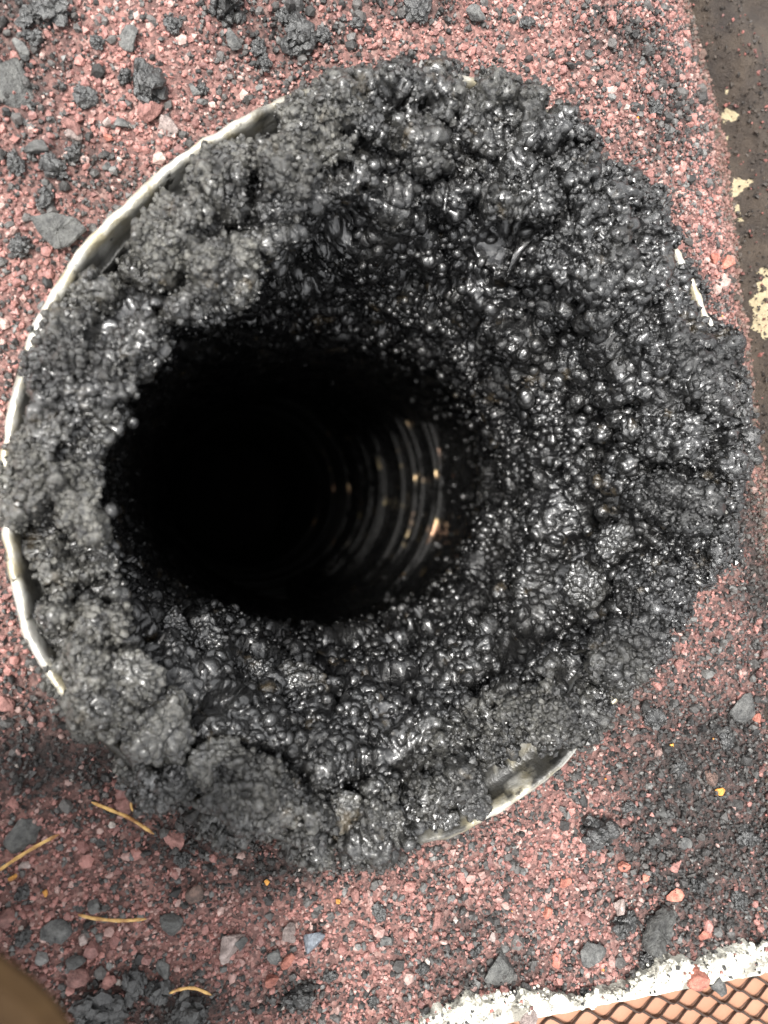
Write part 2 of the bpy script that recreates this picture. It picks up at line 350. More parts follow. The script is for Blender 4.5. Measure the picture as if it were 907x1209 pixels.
# creosote crust: profiles by direction.  stations 0-3: (inset from the rim, height), 4-9: (radius, height), heights from the rim
C = [  # deg   0 skirt           1 edge            2 top outer       3 top inner      4 lip            5               6               7              8             9
 (0,   (-.003,-.017), (-.004,-.002), (.003,.005),  (.017,.005), (.079,-.012), (.071,-.035), (.066,-.070), (.072,-.12), (.0955,-.228), (.0960,-.56)),
 (25,  (-.002,-.017), (-.002,-.002), (.005,.005),  (.020,.006), (.077,-.006), (.070,-.030), (.067,-.065), (.072,-.12), (.0955,-.228), (.0960,-.56)),
 (45,  (-.001,-.017), (.000,-.002),  (.006,.005),  (.025,.007), (.071,.001),  (.068,-.022), (.066,-.055), (.067,-.11), (.085,-.235), (.0955,-.56)),
 (70,  (-.001,-.017), (.000,-.002),  (.006,.004),  (.020,.006), (.075,.000),  (.070,-.025), (.066,-.060), (.063,-.12), (.066,-.20), (.090,-.50)),
 (95,  (-.001,-.017), (.001,-.002),  (.006,.003),  (.018,.005), (.079,-.003), (.073,-.026), (.067,-.062), (.062,-.12), (.063,-.21), (.089,-.60)),
 (118, (.005,-.020),  (.0055,-.007),  (.011,.001),  (.022,.005), (.070,.001),  (.071,-.016), (.070,-.060), (.066,-.12), (.066,-.21), (.089,-.60)),
 (140, (.006,-.020),  (.0065,-.008),  (.012,.001),  (.023,.005), (.066,.003),  (.073,-.010), (.081,-.055), (.083,-.12), (.080,-.21), (.089,-.60)),
 (160, (.005,-.020),  (.0055,-.006),  (.010,.002),  (.020,.006), (.075,.004),  (.083,-.009), (.089,-.055), (.090,-.12), (.087,-.21), (.089,-.60)),
 (180, (.005,-.018),  (.006,-.005),  (.010,.002),  (.014,.006), (.082,.003),  (.089,-.008), (.093,-.055), (.092,-.12), (.089,-.21), (.089,-.60)),
 (205, (.003,-.018),  (.0035,-.004),  (.007,.003),  (.014,.006), (.083,.002),  (.087,-.010), (.088,-.055), (.088,-.12), (.087,-.21), (.089,-.60)),
 (228, (.001,-.017), (.0015,-.002), (.005,.004),  (.012,.007), (.089,.001),  (.076,-.022), (.068,-.055), (.074,-.12), (.080,-.21), (.089,-.55)),
 (250, (.000,-.017), (.001,-.001), (.005,.004),  (.011,.007), (.088,.001),  (.077,-.022), (.065,-.058), (.067,-.12), (.078,-.20), (.089,-.50)),
 (266, (.000,-.017), (.001,-.001), (.005,.004),  (.011,.005), (.087,-.003), (.077,-.024), (.065,-.060), (.066,-.12), (.078,-.20), (.090,-.45)),
 (277, (.013,-.020),  (.013,-.008),  (.018,.000),  (.023,.002), (.079,-.006), (.073,-.024), (.064,-.060), (.066,-.12), (.080,-.20), (.092,-.40)),
 (290, (.016,-.020),  (.0165,-.008), (.020,.001),  (.024,.003), (.078,-.006), (.072,-.026), (.064,-.060), (.066,-.12), (.086,-.225), (.0945,-.56)),
 (300, (.009,-.020),  (.010,-.007),  (.013,.002),  (.020,.004), (.078,-.006), (.072,-.028), (.064,-.062), (.068,-.12), (.089,-.235), (.0950,-.56)),
 (308, (.001,-.015),  (.001,-.003),  (.006,.004),  (.015,.005), (.079,-.008), (.072,-.030), (.065,-.065), (.070,-.12), (.092,-.24), (.0955,-.56)),
 (335, (-.001,-.017), (-.001,-.002), (.005,.005),  (.016,.005), (.080,-.010), (.071,-.033), (.066,-.070), (.071,-.12), (.0955,-.228), (.0960,-.56)),
]
NT, NP = 1480, 410
tt = np.linspace(0, 2 * math.pi, NT, endpoint=False); deg = np.degrees(tt)
ang = np.array([c[0] for c in C] + [360.0]); tab = np.array([[s for s in c[1:]] for c in C] + [list(C[0][1:])])
K = np.stack([[np.interp(deg, ang, tab[:, s, j]) for j in (0, 1)] for s in range(10)])      # 10,2,NT
ker = np.exp(-0.5 * (np.arange(-40, 41) / 12.0) ** 2); ker /= ker.sum()
K = np.stack([[np.convolve(np.r_[K[s, j][-40:], K[s, j], K[s, j][:40]], ker, 'valid') for j in (0, 1)] for s in range(10)])
K[:4, 0] = RIM(tt)[None] - K[:4, 0]
st = np.concatenate([np.linspace(0, 6, 330, endpoint=False), np.linspace(6, 9, NP - 330)])
wts = [30, 28, 42, 46, 52, 56, 70, 54, 84, 20]
st = np.concatenate([np.linspace(i, i + 1, wts[i], endpoint=False) for i in range(9)] + [[9.0]]); NP = len(st)
i0 = np.clip(st.astype(int), 0, 8); fr = st - i0
def cr4(A):                                    # Catmull-Rom along the stations
    a = A[np.clip(i0 - 1, 0, 9)]; b = A[i0]; c = A[i0 + 1]; d = A[np.clip(i0 + 2, 0, 9)]; f = fr[:, None]
    return 0.5 * (2 * b + (c - a) * f + (2 * a - 5 * b + 4 * c - d) * f ** 2 + (3 * b - a - 3 * c + d) * f ** 3)
pr = cr4(K[:, 0]).T; pz = cr4(K[:, 1]).T + ZR
P = np.stack([pr * np.cos(tt)[:, None], pr * np.sin(tt)[:, None], pz], -1)
S = np.tile(st, (NT, 1)).reshape(-1); TH = np.repeat(tt, NP)
def normals(P):
    a = np.roll(P, -1, 0) - np.roll(P, 1, 0); b = np.gradient(P, axis=1)
    n = np.cross(b, a); n /= np.linalg.norm(n, axis=-1, keepdims=True) + 1e-12
    return n
if normals(P)[0, 110, 2] < 0: SGN = -1.0
else: SGN = 1.0
def cosw(c, lo, hi): return smooth01(np.cos(TH - math.radians(c)), math.cos(math.radians(lo)), math.cos(math.radians(hi)))
top = 1 - smooth01(S, 3.4, 4.4)                # crust lying on the rim
left = cosw(180, 105, 50)                      # ashy, cauliflower side
deep = smooth01(S, 6.0, 8.5)
foot = smooth01(S, 0.0, 0.5)
bott = cosw(265, 60, 25)
inner = 1 - top
flat = P.reshape(-1, 3)
ravel = lambda Q: Q.reshape(-1, 3)
# shape the mass itself
def push(P, h): return P + normals(P) * (SGN * h).reshape(NT, NP, 1)
ashy = np.clip(np.maximum(left, bott), 0, 1)
big = fbm(flat, 0.045, 3, 2) - 0.5
P = push(P, big * 2 * (0.004 * top + 0.006 * inner * (1 - deep)) * foot)
side = np.maximum(cosw(5, 65, 35), 0.0)
ridge = np.exp(-((S - 5.4) / 0.20) ** 2) + 0.7 * np.exp(-((S - 6.5) / 0.22) ** 2) - np.exp(-((S - 4.75) / 0.25) ** 2) - 0.8 * np.exp(-((S - 5.95) / 0.2) ** 2)
P = push(P, 0.0085 * ridge * np.maximum(side, 0.55 * cosw(285, 60, 30)) * (0.3 + 1.2 * vnoise(flat, 0.03, 19)))
_p = at(606, 290, ZR - 0.004); _d = np.exp(-np.sum((ravel(P) - _p) ** 2, 1) / 0.0075 ** 2).reshape(NT, NP, 1)
P = P + _d * np.array([0.006, 0.005, -0.016])
f2 = ravel(P)
warp = np.stack([fbm(f2, 0.010, 60 + k, 3) - 0.5 for k in range(3)], -1) * 0.009
c1, c2 = worley_f(f2 + warp, 0.0230, 15)                       # lumps parted by cracks
crack = 1 - smooth01(c2 - c1, 0.02, 0.26)
c3, c4 = worley_f(f2 + warp * 0.7 + 3.1, 0.0085, 16)
crack2 = 1 - smooth01(c4 - c3, 0.0, 0.2)
hl = top * (0.0066 * ashy + 0.0056) + inner * 0.0058 * (1 - deep)
gate = smooth01(fbm(f2, 0.03, 77, 2), 0.25, 0.5)
P = push(P, foot * (hl * (0.55 * (1 - c1) - 1.35 * crack * gate) - (0.0022 * top + 0.0020 * inner * (1 - deep)) * crack2 * (1 - 0.4 * gate)))
f3 = ravel(P)
warp = np.stack([fbm(f3, 0.0032, 70 + k, 2) - 0.5 for k in range(3)], -1) * 0.0034
d1 = worley_dome(f3 + warp, 0.0105, 11, 0.45, 0.95)
reg = smooth01(fbm(f3, 0.016, 81, 2), 0.38, 0.58)              # bubbly patches against smoother ones
d2 = worley_dome(f3 + warp, 0.0058, 21, 0.35, 0.92)
a1 = (0.0036 * top + 0.0030 * inner) * (1 - 0.7 * deep) * foot
a2 = (0.0024 * top + 0.0030 * inner * (0.15 + 0.85 * reg)) * (1 - 0.5 * deep) * foot
P = push(P, a1 * (d1 - 0.45) + a2 * (d2 - 0.4))
P = push(P, smooth01(S, 7.8, 8.3) * 0.0034 * (fbm(f3, 0.014, 97, 3) - 0.475))
f4 = ravel(P)
warp = np.stack([vnoise(f4, 0.0013, 75 + k) - 0.5 for k in range(3)], -1) * 0.0013
d3 = worley_dome(f4 + warp, 0.0029, 22, 0.3, 0.88)
d4 = fbm(f4, 0.0015, 90, 2) - 0.5
rn = 0.6 * (1 - np.abs(2 * vnoise(f4, 0.0042, 92) - 1)) + 0.4 * (1 - np.abs(2 * vnoise(f4, 0.0021, 93) - 1))   # wrinkles
a3 = 0.0018 * top + 0.0008 * inner * (0.55 + 0.45 * reg)
P = push(P, (0.0022 * top * foot + 0.0010 * inner * (1 - deep)) * (rn - 0.6) + a3 * (d3 - 0.35) + (0.0007 * top + 0.00055 * inner) * d4)
NV = SGN * normals(P); Vc = ravel(P); Nc = ravel(NV)
up = np.clip(Nc[:, 2], 0, 1)
patch = fbm(Vc, 0.022, 95, 3)
ash = top * (0.10 + 0.55 * np.maximum(left, 0.9 * bott) + 0.25 * cosw(95, 40, 15)) * (0.35 + 1.3 * smooth01(patch, 0.3, 0.7))
ash += inner * 0.10 * smooth01(patch, 0.5, 0.7)
ash = np.clip(ash * (0.35 + 0.65 * smooth01(d2, 0.1, 0.6)) * (1 - 0.5 * crack), 0, 1)  # ash thinned between domes and in cracks, so their shade is partly painted
Fc = grid_faces(NT, NP)
crust = link('creosote_crust', mesh_np('creosote_crust', Vc, Fc if SGN > 0 else Fc[:, ::-1], M_CREO, attrs={'ash': ash}), flue,
             label='black bubbly creosote crust, ash grey along the rim and glossy inside')

# blisters of tar: the 300 largest one by one, the small ones joined
zone = inner * (1 - smooth01(S, 6.2 + 0.9 * cosw(0, 90, 50), 7.4 + 0.9 * cosw(0, 90, 50))) * (0.25 + reg)
zone *= (0.35 + 0.65 * np.maximum(cosw(0, 110, 60), cosw(270, 70, 30)))
area = np.linalg.norm(np.cross(np.roll(P, -1, 0) - P, np.gradient(P, axis=1)), axis=-1).ravel()
pw = zone * area; pw /= pw.sum()
nod = []
iv3, if3 = ico(4)
for k in range(6):
    o = iv3 * 1.0; sd_ = 100 + k * 7
    lump = worley_dome(o * 1.0 + k * 9.1, 0.62, sd_, 0.4, 0.9); fine = fbm(o + k * 5.0, 0.3, sd_ + 3, 2)
    o = o * (0.80 + (0.24 if k % 3 == 1 else 0.10) * lump + 0.16 * (fine - 0.5) + 0.22 * (fbm(o + k * 3.0, 0.9, sd_ + 5, 2) - 0.5))[:, None]
    o[:, 2] *= 0.9
    nod.append(mesh_np('bubble', o, if3, M_BUB))
pw2 = area * inner * smooth01(S, 3.7, 4.2) * (1 - smooth01(S, 5.4, 6.4)) * (0.012 + np.maximum(cosw(5, 60, 30), 0.35 * cosw(290, 45, 20))) * (0.2 + reg); pw2 /= pw2.sum()
pick = rng.choice(len(pw), 300, replace=False, p=pw2)
for i, v in enumerate(pick):
    o = link('bubble', nod[i % 6], crust)
    s = 0.0020 + 0.0023 * rng.random() ** 1.7
    o.location = Vc[v] + Nc[v] * s * 0.55
    o.rotation_euler = rng.random(3) * 6.28
    o.scale = s * (0.82 + 0.36 * rng.random(3))
def scatter(name, base, pos, rad, mat, rotate=True, jitter=0.0, squash=(0.8, 1.2), colors=None, smooth=True, parent=None, **props):
    bv, bf = base; n = len(pos); nv = len(bv)
    V = np.repeat(bv[None], n, 0) * (squash[0] + (squash[1] - squash[0]) * rng.random((n, 1, 3)))
    if jitter: V = V * (1 + jitter * (rng.random((n, nv, 1)) - 0.5) * 2)
    if rotate:
        q4 = rng.normal(size=(n, 4)); q4 /= np.linalg.norm(q4, axis=1, keepdims=True); a, b, c, d = q4.T
        Rm = np.stack([1 - 2 * (c * c + d * d), 2 * (b * c - a * d), 2 * (b * d + a * c), 2 * (b * c + a * d), 1 - 2 * (b * b + d * d), 2 * (c * d - a * b),
                       2 * (b * d - a * c), 2 * (c * d + a * b), 1 - 2 * (b * b + c * c)], -1).reshape(n, 3, 3)
        V = np.einsum('nij,nvj->nvi', Rm, V)
    V = V * rad[:, None, None] + pos[:, None]
    F = (bf[None] + (np.arange(n) * nv)[:, None, None]).reshape(-1, bf.shape[1])
    cc = None if colors is None else np.repeat(colors, nv, 0)
    return link(name, mesh_np(name, V.reshape(-1, 3), F, mat, smooth, colors=cc), parent, **props)
pick = rng.choice(len(pw), 2600, replace=False, p=pw)
rad = 0.0007 + 0.0016 * rng.random(2600) ** 1.6
scatter('small_bubble', ico(2), Vc[pick] + Nc[pick] * (rad * 0.45)[:, None], rad, M_BUB, jitter=0.04, squash=(0.75, 1.25), parent=crust, kind='stuff')
# named lumps: clinkery heads standing out of the crust
lv, lf = ico(6)
for (px, py, dz, rad_, fl, ash_, lab) in [(238, 762, -0.030, .0085, .8, .05, 'glossy black lump hanging over the hole'), (205, 742, -0.026, .006, .8, .05, None), (355, 806, -0.030, .0088, .75, .22, 'hollow grey capped lump on the inner ledge'), (300, 800, -0.028, .0060, .8, .05, None),
        (190, 862, 0.003, .0105, .7, .75, 'large ashy lump beside a crack'), (262, 905, 0.003, .0090, .7, .8, None), (330, 940, 0.002, .0070, .7, .75, None), (405, 955, 0.000, .0068, .7, .7, None), (150, 800, 0.004, .0080, .7, .7, None),
        (560, 948, -0.001, .0070, .7, .25, 'sooty lump sitting over the bare metal rim'), (525, 972, -0.003, .0062, .6, .35, None), (465, 975, -0.002, .0066, .6, .5, None), (690, 690, -0.012, .0080, .75, .25, None), (720, 640, -0.008, .0075, .75, .15, None)]:
    sd_ = int(px + py); p = at(px, py, ZR + dz); o = lv * 1.0
    o = o * (0.78 + 0.30 * worley_dome(o + sd_ * 0.37, 0.85, sd_, 0.4, 0.95) + 0.8 * (fbm(o + sd_, 1.1, sd_ + 2, 2) - 0.5))[:, None]
    o = o * (0.92 + 0.22 * worley_dome(o + sd_ * 0.11, 0.27, sd_ + 4, 0.35, 0.9) + 0.16 * (fbm(o + sd_, 0.17, sd_ + 7, 2) - 0.5))[:, None]
    if lab and 'hollow' in lab:
        o = o - np.exp(-np.sum((o - np.array([0.55, -0.25, 0.75])) ** 2, 1) / 0.10)[:, None] * np.array([0.25, -0.1, 0.5])
    o[:, 2] *= fl
    me = mesh_np('lump', o, lf, M_CREO, attrs={'ash': np.clip(ash_ * (0.4 + 1.1 * fbm(o + sd_, 0.5, 8, 3)), 0, 1)})
    ob = link('lump', me, crust); ob.location = p; ob.scale = (rad_ * 0.86,) * 3; ob.rotation_euler = (0, 0, rng.random() * 6.28)
    if lab: ob['label'] = lab
# dry crumbs caught on the crust
pw3 = area * np.clip(top * (0.75 + 0.6 * ashy) + 0.2 * inner * (1 - deep), 0, 2) * (S > 0.7) * (0.35 + 0.9 * smooth01(fbm(Vc, 0.006, 99, 2), 0.35, 0.6)) * (1 - 0.9 * crack) * (1 - 0.5 * crack2); pw3 /= pw3.sum()
NCR = 19000
pick = rng.choice(len(pw3), NCR, replace=False, p=pw3)
rad = np.where(S[pick] > 3.9, 0.8, 1.0) * (0.0004 + 0.0009 * rng.random(NCR) ** 2.2)
cr_ = scatter('crust_crumb', ico(1), Vc[pick] + Nc[pick] * (rad * 0.35)[:, None], rad, M_CRUMB, jitter=0.2, squash=(0.75, 1.25), smooth=False, parent=crust, kind='stuff')
at_ = cr_.data.attributes.new('ash', 'FLOAT', 'POINT'); at_.data.foreach_set('value', np.repeat(np.clip(ash[pick] * (0.5 + rng.random(len(pick))), 0, 1), 12).astype(np.float32))

# ------------------------------------------------------------------ roof granules
E0, E1 = at(560, 1214, 0.004), at(907, 1147, 0.004)
ed = (E1 - E0); ed[2] = 0; ed /= np.linalg.norm(ed); en = np.array([ed[1], -ed[0], 0.0])        # along the edge, and away from the flue
def on_roof(px, py):
    p = at(px, py, 0.0)
    for _ in range(12): p = at(px, py, 0.5 * p[2] + 0.5 * float(gz(p[0], p[1])))
    return p
A0, A1, A2, A3 = on_roof(790, -120), on_roof(858, 130), on_roof(893, 400), on_roof(925, 640)
A4 = A3 + (A3 - A2) * 1.6; A0 = A0 + (A0 - A1) * 0.5
FLINE = np.concatenate([np.linspace(p, q_, 40) for p, q_ in ((A0, A1), (A1, A2), (A2, A3))])
def blob_mask(x, y, blobs):
    o = np.zeros_like(x)
    for (px, py, sx, sy, a) in blobs:
        c = at(px, py); kx = 0.00025
        o = np.maximum(o, a * np.exp(-0.5 * (((x - c[0]) / (sx * kx)) ** 2 + ((y - c[1]) / (sy * kx)) ** 2)))
    return o
SOOT_BLOBS = [(25, 890, 60, 50, .6), (890, 780, 30, 70, .8), (820, 1000, 90, 90, 1.3), (850, 900, 70, 90, 1.3), (895, 700, 22, 60, 1.0), (60, 905, 60, 36, .8), (830, 880, 110, 110, 1.0), (900, 980, 60, 120, 1.0), (880, 620, 30, 90, .7), (830, 1080, 80, 50, .9), (850, 930, 75, 130, 1.0), (890, 1050, 60, 60, .9), (780, 870, 50, 45, .8), (760, 1090, 45, 40, .8), (590, 1150, 90, 22, .8),
              (740, 40, 60, 40, .7), (800, 130, 50, 60, .6), (120, 1190, 45, 20, 1.0), (215, 1195, 55, 20, 1.0), (350, 1175, 35, 22, .9), (40, 880, 55, 40, .6), (100, 955, 45, 20, .6),
              (230, 990, 70, 16, .8), (350, 1025, 90, 16, .7), (20, 60, 40, 60, .5), (330, 40, 80, 28, .6), (500, 10, 70, 16, .7), (60, 200, 50, 35, .45), (870, 700, 30, 60, .5), (890, 480, 20, 60, .5),
              (500, 1110, 90, 30, .4), (30, 10, 40, 14, .7), (265, 8, 24, 14, .8)]
BROWN_BLOBS = [(820, 20, 60, 60, 1.0), (850, 120, 36, 60, 1.0), (872, 260, 22, 80, .9), (885, 420, 16, 80, .7), (720, 5, 60, 16, .6)]
def soot_at(x, y):
    p2 = np.stack([x, y, np.zeros(len(x))], -1)
    so = np.clip(blob_mask(x, y, SOOT_BLOBS) + 0.7 * (fbm(p2, 0.02, 201, 3) - 0.48), 0, 1)
    near = np.exp(-np.maximum(np.hypot(x, y) - RIM(np.arctan2(y, x)), 0) / 0.009)
    return np.clip(so + 0.5 * near, 0, 0.96)
link('ground', mesh_np('ground', GROUND, grid_faces(NA, GQ), M_ROOF, attrs={'soot': soot_at(GROUND[:, 0], GROUND[:, 1])}), kind='structure')
def make_grains(n, x0, x1, y0, y1, inside, base, rmed):
    x = x0 + (x1 - x0) * rng.random(n * 3); y = y0 + (y1 - y0) * rng.random(n * 3)
    th = np.arctan2(y, x); keep = np.hypot(x, y) > RIM(th) - 0.001
    v = np.stack([x, y, gz(x, y)], -1) - CAM
    zc = v @ _f; u = 453.5 + FPX * (v @ _r) / zc; vv = 604.5 - FPX * (v @ _u) / zc
    inf = (u > -60) & (u < 967) & (vv > -60) & (vv < 1269)
    keep &= inf if inside else ~inf
    keep &= ((x - E0[0]) * en[0] + (y - E0[1]) * en[1]) < -0.0005
    x, y = x[keep][:n], y[keep][:n]; n = len(x)
    p2 = np.stack([x, y, np.zeros(n)], -1)
    soot = np.clip(blob_mask(x, y, SOOT_BLOBS) + 0.7 * (fbm(p2, 0.02, 201, 3) - 0.48), 0, 1)
    near = np.exp(-np.maximum(np.hypot(x, y) - RIM(np.arctan2(y, x)), 0) / 0.009)
    soot = np.clip(soot + 0.5 * near, 0, 0.96)
    dfl = np.sqrt(np.min((x[:, None] - FLINE[None, :, 0]) ** 2 + (y[:, None] - FLINE[None, :, 1]) ** 2, 1))
    brown = np.clip(np.exp(-(np.maximum(dfl - 0.006, 0) / 0.011) ** 2) * (0.55 + 0.9 * fbm(p2, 0.015, 207, 2)), 0, 1)
    isdark = rng.random(n) < 0.27 + 0.70 * soot
    rad = rmed * np.exp(rng.normal(0, 0.36, n)) * np.where(isdark, 1.1, 1.0)
    rad = np.clip(rad, 0.0003, 0.0022)
    t = rng.random(n)[:, None]; t2 = rng.random(n)[:, None]
    red = (1 - t) * np.array([0.13, 0.062, 0.056]) + t * np.array([0.36, 0.170, 0.145])
    pinkm = rng.random(n)[:, None] < 0.24
    red = np.where(pinkm, (1 - t2) * np.array([0.25, 0.145, 0.128]) + t2 * np.array([0.38, 0.26, 0.23]), red)
    drk = (1 - t ** 1.6) * np.array([0.014, 0.0135, 0.013]) + t ** 1.4 * np.array([0.095, 0.088, 0.083])
    gry = rng.random(n)[:, None] < 0.16
    drk = np.where(gry, (1 - t2) * np.array([0.07, 0.07, 0.068]) + t2 * np.array([0.15, 0.147, 0.14]), drk)
    c = np.where(isdark[:, None], drk, red)
    c *= (1 - 0.68 * soot * (0.35 + 0.65 * rng.random(n)))[:, None]
    odd = rng.random(n)
    c[odd < 0.0004] = (0.6, 0.22, 0.04); c[(odd > 0.002) & (odd < 0.006)] = (0.34, 0.30, 0.27)
    bm_ = (np.clip(brown, 0, 1) * (0.45 + 0.55 * rng.random(n)))[:, None] * 0.95
    c = c * (1 - bm_) + bm_ * np.array([0.055, 0.038, 0.025])
    z = gz(x, y) + rad * (-0.30 + 0.60 * rng.random(n)) + 0.0018 * (fbm(p2, 0.012, 5) - 0.5) + 0.0022 * soot * rng.random(n) ** 2
    return np.stack([x, y, z], -1), rad, c
iv, if_ = ico(1)
bm = bmesh.new(); bmesh.ops.create_icosphere(bm, subdivisions=1, radius=1); bm.free()
ph = (1 + 5 ** 0.5) / 2
ico0 = np.array([(-1, ph, 0), (1, ph, 0), (-1, -ph, 0), (1, -ph, 0), (0, -1, ph), (0, 1, ph), (0, -1, -ph), (0, 1, -ph), (ph, 0, -1), (ph, 0, 1), (-ph, 0, -1), (-ph, 0, 1)]) / math.sqrt(1 + ph * ph)
ico0f = np.array([(0, 11, 5), (0, 5, 1), (0, 1, 7), (0, 7, 10), (0, 10, 11), (1, 5, 9), (5, 11, 4), (11, 10, 2), (10, 7, 6), (7, 1, 8), (3, 9, 4), (3, 4, 2), (3, 2, 6), (3, 6, 8), (3, 8, 9), (4, 9, 5), (2, 4, 11), (6, 2, 10), (8, 6, 7), (9, 8, 1)])
octv = np.array([(1, 0, 0), (-1, 0, 0), (0, 1, 0), (0, -1, 0), (0, 0, 1), (0, 0, -1)], float)
octf = np.array([(0, 2, 4), (2, 1, 4), (1, 3, 4), (3, 0, 4), (2, 0, 5), (1, 2, 5), (3, 1, 5), (0, 3, 5)])
pos, rad, cc = make_grains(11000, -0.17, 0.34, -0.25, 0.26, True, None, 0.00082)
scatter('roof_granules', (ico0, ico0f), pos, rad, M_GRAIN, jitter=0.22, squash=(0.65, 1.25), colors=cc, smooth=False,
        label='loose red and charcoal mineral granules covering the roof around the flue', category='granules', kind='stuff')
pos, rad, cc = make_grains(60000, -0.17, 0.34, -0.25, 0.26, True, None, 0.00048)
scatter('granule_fines', (octv, octf), pos, rad, M_GRAIN, jitter=0.25, squash=(0.7, 1.3), colors=cc, smooth=False,
        label='fine red and grey grit filling the gaps between the larger granules', category='grit', kind='stuff')
pos, rad, cc = make_grains(9000, -0.24, 0.42, -0.32, 0.33, False, None, 0.0011)
scatter('roof_granules', (octv, octf), pos, rad, M_GRAIN, jitter=0.2, squash=(0.7, 1.25), colors=cc, smooth=False,
        label='loose red and charcoal mineral granules further out on the roof', category='granules', kind='stuff')

# ------------------------------------------------------------------ single stones, clinkers and crumbs on the roof
PX = 0.000245                                   # metres per picture pixel on the roof, about
def stone_mesh(kind, seed, flat, nx=1.0):
    if kind == 'clinker':
        gv, gf = ico(2); VV = []; FF = []; r2 = np.random.default_rng(seed)
        for k in range(46):
            d = r2.normal(size=3); d /= np.linalg.norm(d); d = d * r2.random() ** 0.4 * 0.82
            if k == 0: d *= 0
            g = gv * (0.75 + 0.5 * r2.random(3)) * (1 + 0.28 * (r2.random((len(gv), 1)) - 0.5) * 2)
            g = g * (0.62 if k == 0 else 0.13 + 0.24 * r2.random() ** 1.5) + d
            FF.append(gf + len(gv) * k); VV.append(g)
        o = np.concatenate(VV); o = o * (1 + 0.5 * (fbm(o * 0.6 + seed, 0.8, seed, 2) - 0.5))[:, None]
        o[:, 0] *= nx; o[:, 2] *= flat
        return mesh_np('stone', o, np.concatenate(FF), STONE[kind], smooth=False)
    bv, bf = ico(4)
    o = bv * 1.0
    if kind == 'clinker':
        g = worley_dome(o * 0.9 + seed * 3.3, 0.75, seed, 0.4, 0.9); g2 = worley_dome(o + seed * 1.7, 0.36, seed + 1, 0.4, 0.9) + 0.5 * worley_dome(o + seed * 2.7, 0.17, seed + 2, 0.4, 0.9)
        o = o * (0.45 + 0.50 * g + 0.28 * g2 + 0.7 * (fbm(o + seed, 0.9, seed, 3) - 0.5))[:, None]
    else:                                       # chipped stone: cut a ball by random planes
        for k in range(7):
            n = rng.normal(size=3); n[2] *= 0.45; n /= np.linalg.norm(n); d = 0.38 + 0.34 * rng.random()
            s = o @ n; o = o - np.outer(np.maximum(s - d, 0) * 0.97, n)
        o = o * (1.0 + 0.35 * (fbm(o + seed * 2.1, 0.6, seed, 3) - 0.5) + 0.10 * (fbm(o + seed, 0.16, seed + 5, 2) - 0.5))[:, None]
        o = o * 1.35
    o[:, 0] *= nx; o[:, 2] *= flat
    return mesh_np('stone', o, bf, STONE[kind], smooth=True)
def put_stone(name, kind, px, py, size, label, cat='stone', group=None, flat=0.5, nx=1.0, rz=None, sink=0.3, seed=None):
    me = stone_mesh(kind, int(px * 3 + py) % 997 if seed is None else seed, flat, nx); me.name = name
    o = link(name, me, None, label=label, category=cat)
    if group: o['group'] = group
    p = at(px, py, 0.0)
    for _ in range(12): p = at(px, py, 0.5 * p[2] + 0.5 * float(gz(p[0], p[1])))
    r = size * PX * (1.0 if kind == 'clinker' else 0.86)
    o.location = (p[0], p[1], float(gz(p[0], p[1])) + 0.0008 + r * flat * sink)
    o.scale = (r, r, r); o.rotation_euler = (rng.normal() * 0.12, rng.normal() * 0.12, rng.random() * 6.28 if rz is None else rz)
    return o
CL = ('clinker', 'black_clinker')
def put_flake(name, outline, thick, label, lift=0.002, tilt=(0.0, 0.0), kind='slate', cat='slate flake'):
    W = np.array([at(a, b, 0.002) for a, b in outline]); c = W.mean(0)
    pts = []
    for i in range(len(W)):                      # chipped outline
        a, b = W[i], W[(i + 1) % len(W)]
        for t in np.linspace(0, 1, 6, endpoint=False): pts.append(a + (b - a) * t + rng.normal(0, 0.00012, 3) * [1, 1, 0])
    pts = np.array(pts) - c; n = len(pts); L = []
    for sc_, z in ((0.9, -0.5), (1.0, -0.25), (1.0, 0.2), (0.93, 0.48), (0.6, 0.55), (0.25, 0.5), (0.02, 0.52)):
        q_ = pts * sc_; q_[:, 2] = thick * (z + 0.12 * rng.normal(size=n)); L.append(q_)
    V = np.concatenate(L); F = []
    for a in range(6):
        for k in range(n): F.append((a * n + k, a * n + (k + 1) % n, (a + 1) * n + (k + 1) % n, (a + 1) * n + k))
    me = bpy.data.meshes.new(name); me.from_pydata(V.tolist(), [], F + [tuple(range(n))[::-1], tuple(range(6 * n, 7 * n))]); me.materials.append(STONE[kind]); me.update()
    bm = bmesh.new(); bm.from_mesh(me); bmesh.ops.recalc_face_normals(bm, faces=bm.faces); bm.to_mesh(me); bm.free()
    o = link(name, me, None, label=label, category=cat); o.location = (c[0], c[1], lift); o.rotation_euler = (tilt[0], tilt[1], 0)
    return o
put_flake('slate_flake', [(34, 257), (60, 252), (88, 258), (104, 272), (82, 292), (66, 295), (48, 278)], 0.0012, 'flat pointed grey slate flake tucked against the pale flue rim', 0.0026, (0.05, -0.06))
put_flake('slab_flake', [(757, 1112), (766, 1088), (782, 1070), (794, 1072), (788, 1100), (779, 1126), (764, 1124)], 0.004, 'thin dark slab beside black clinker cluster above plaster edge', 0.003, (0.1, 0.15))
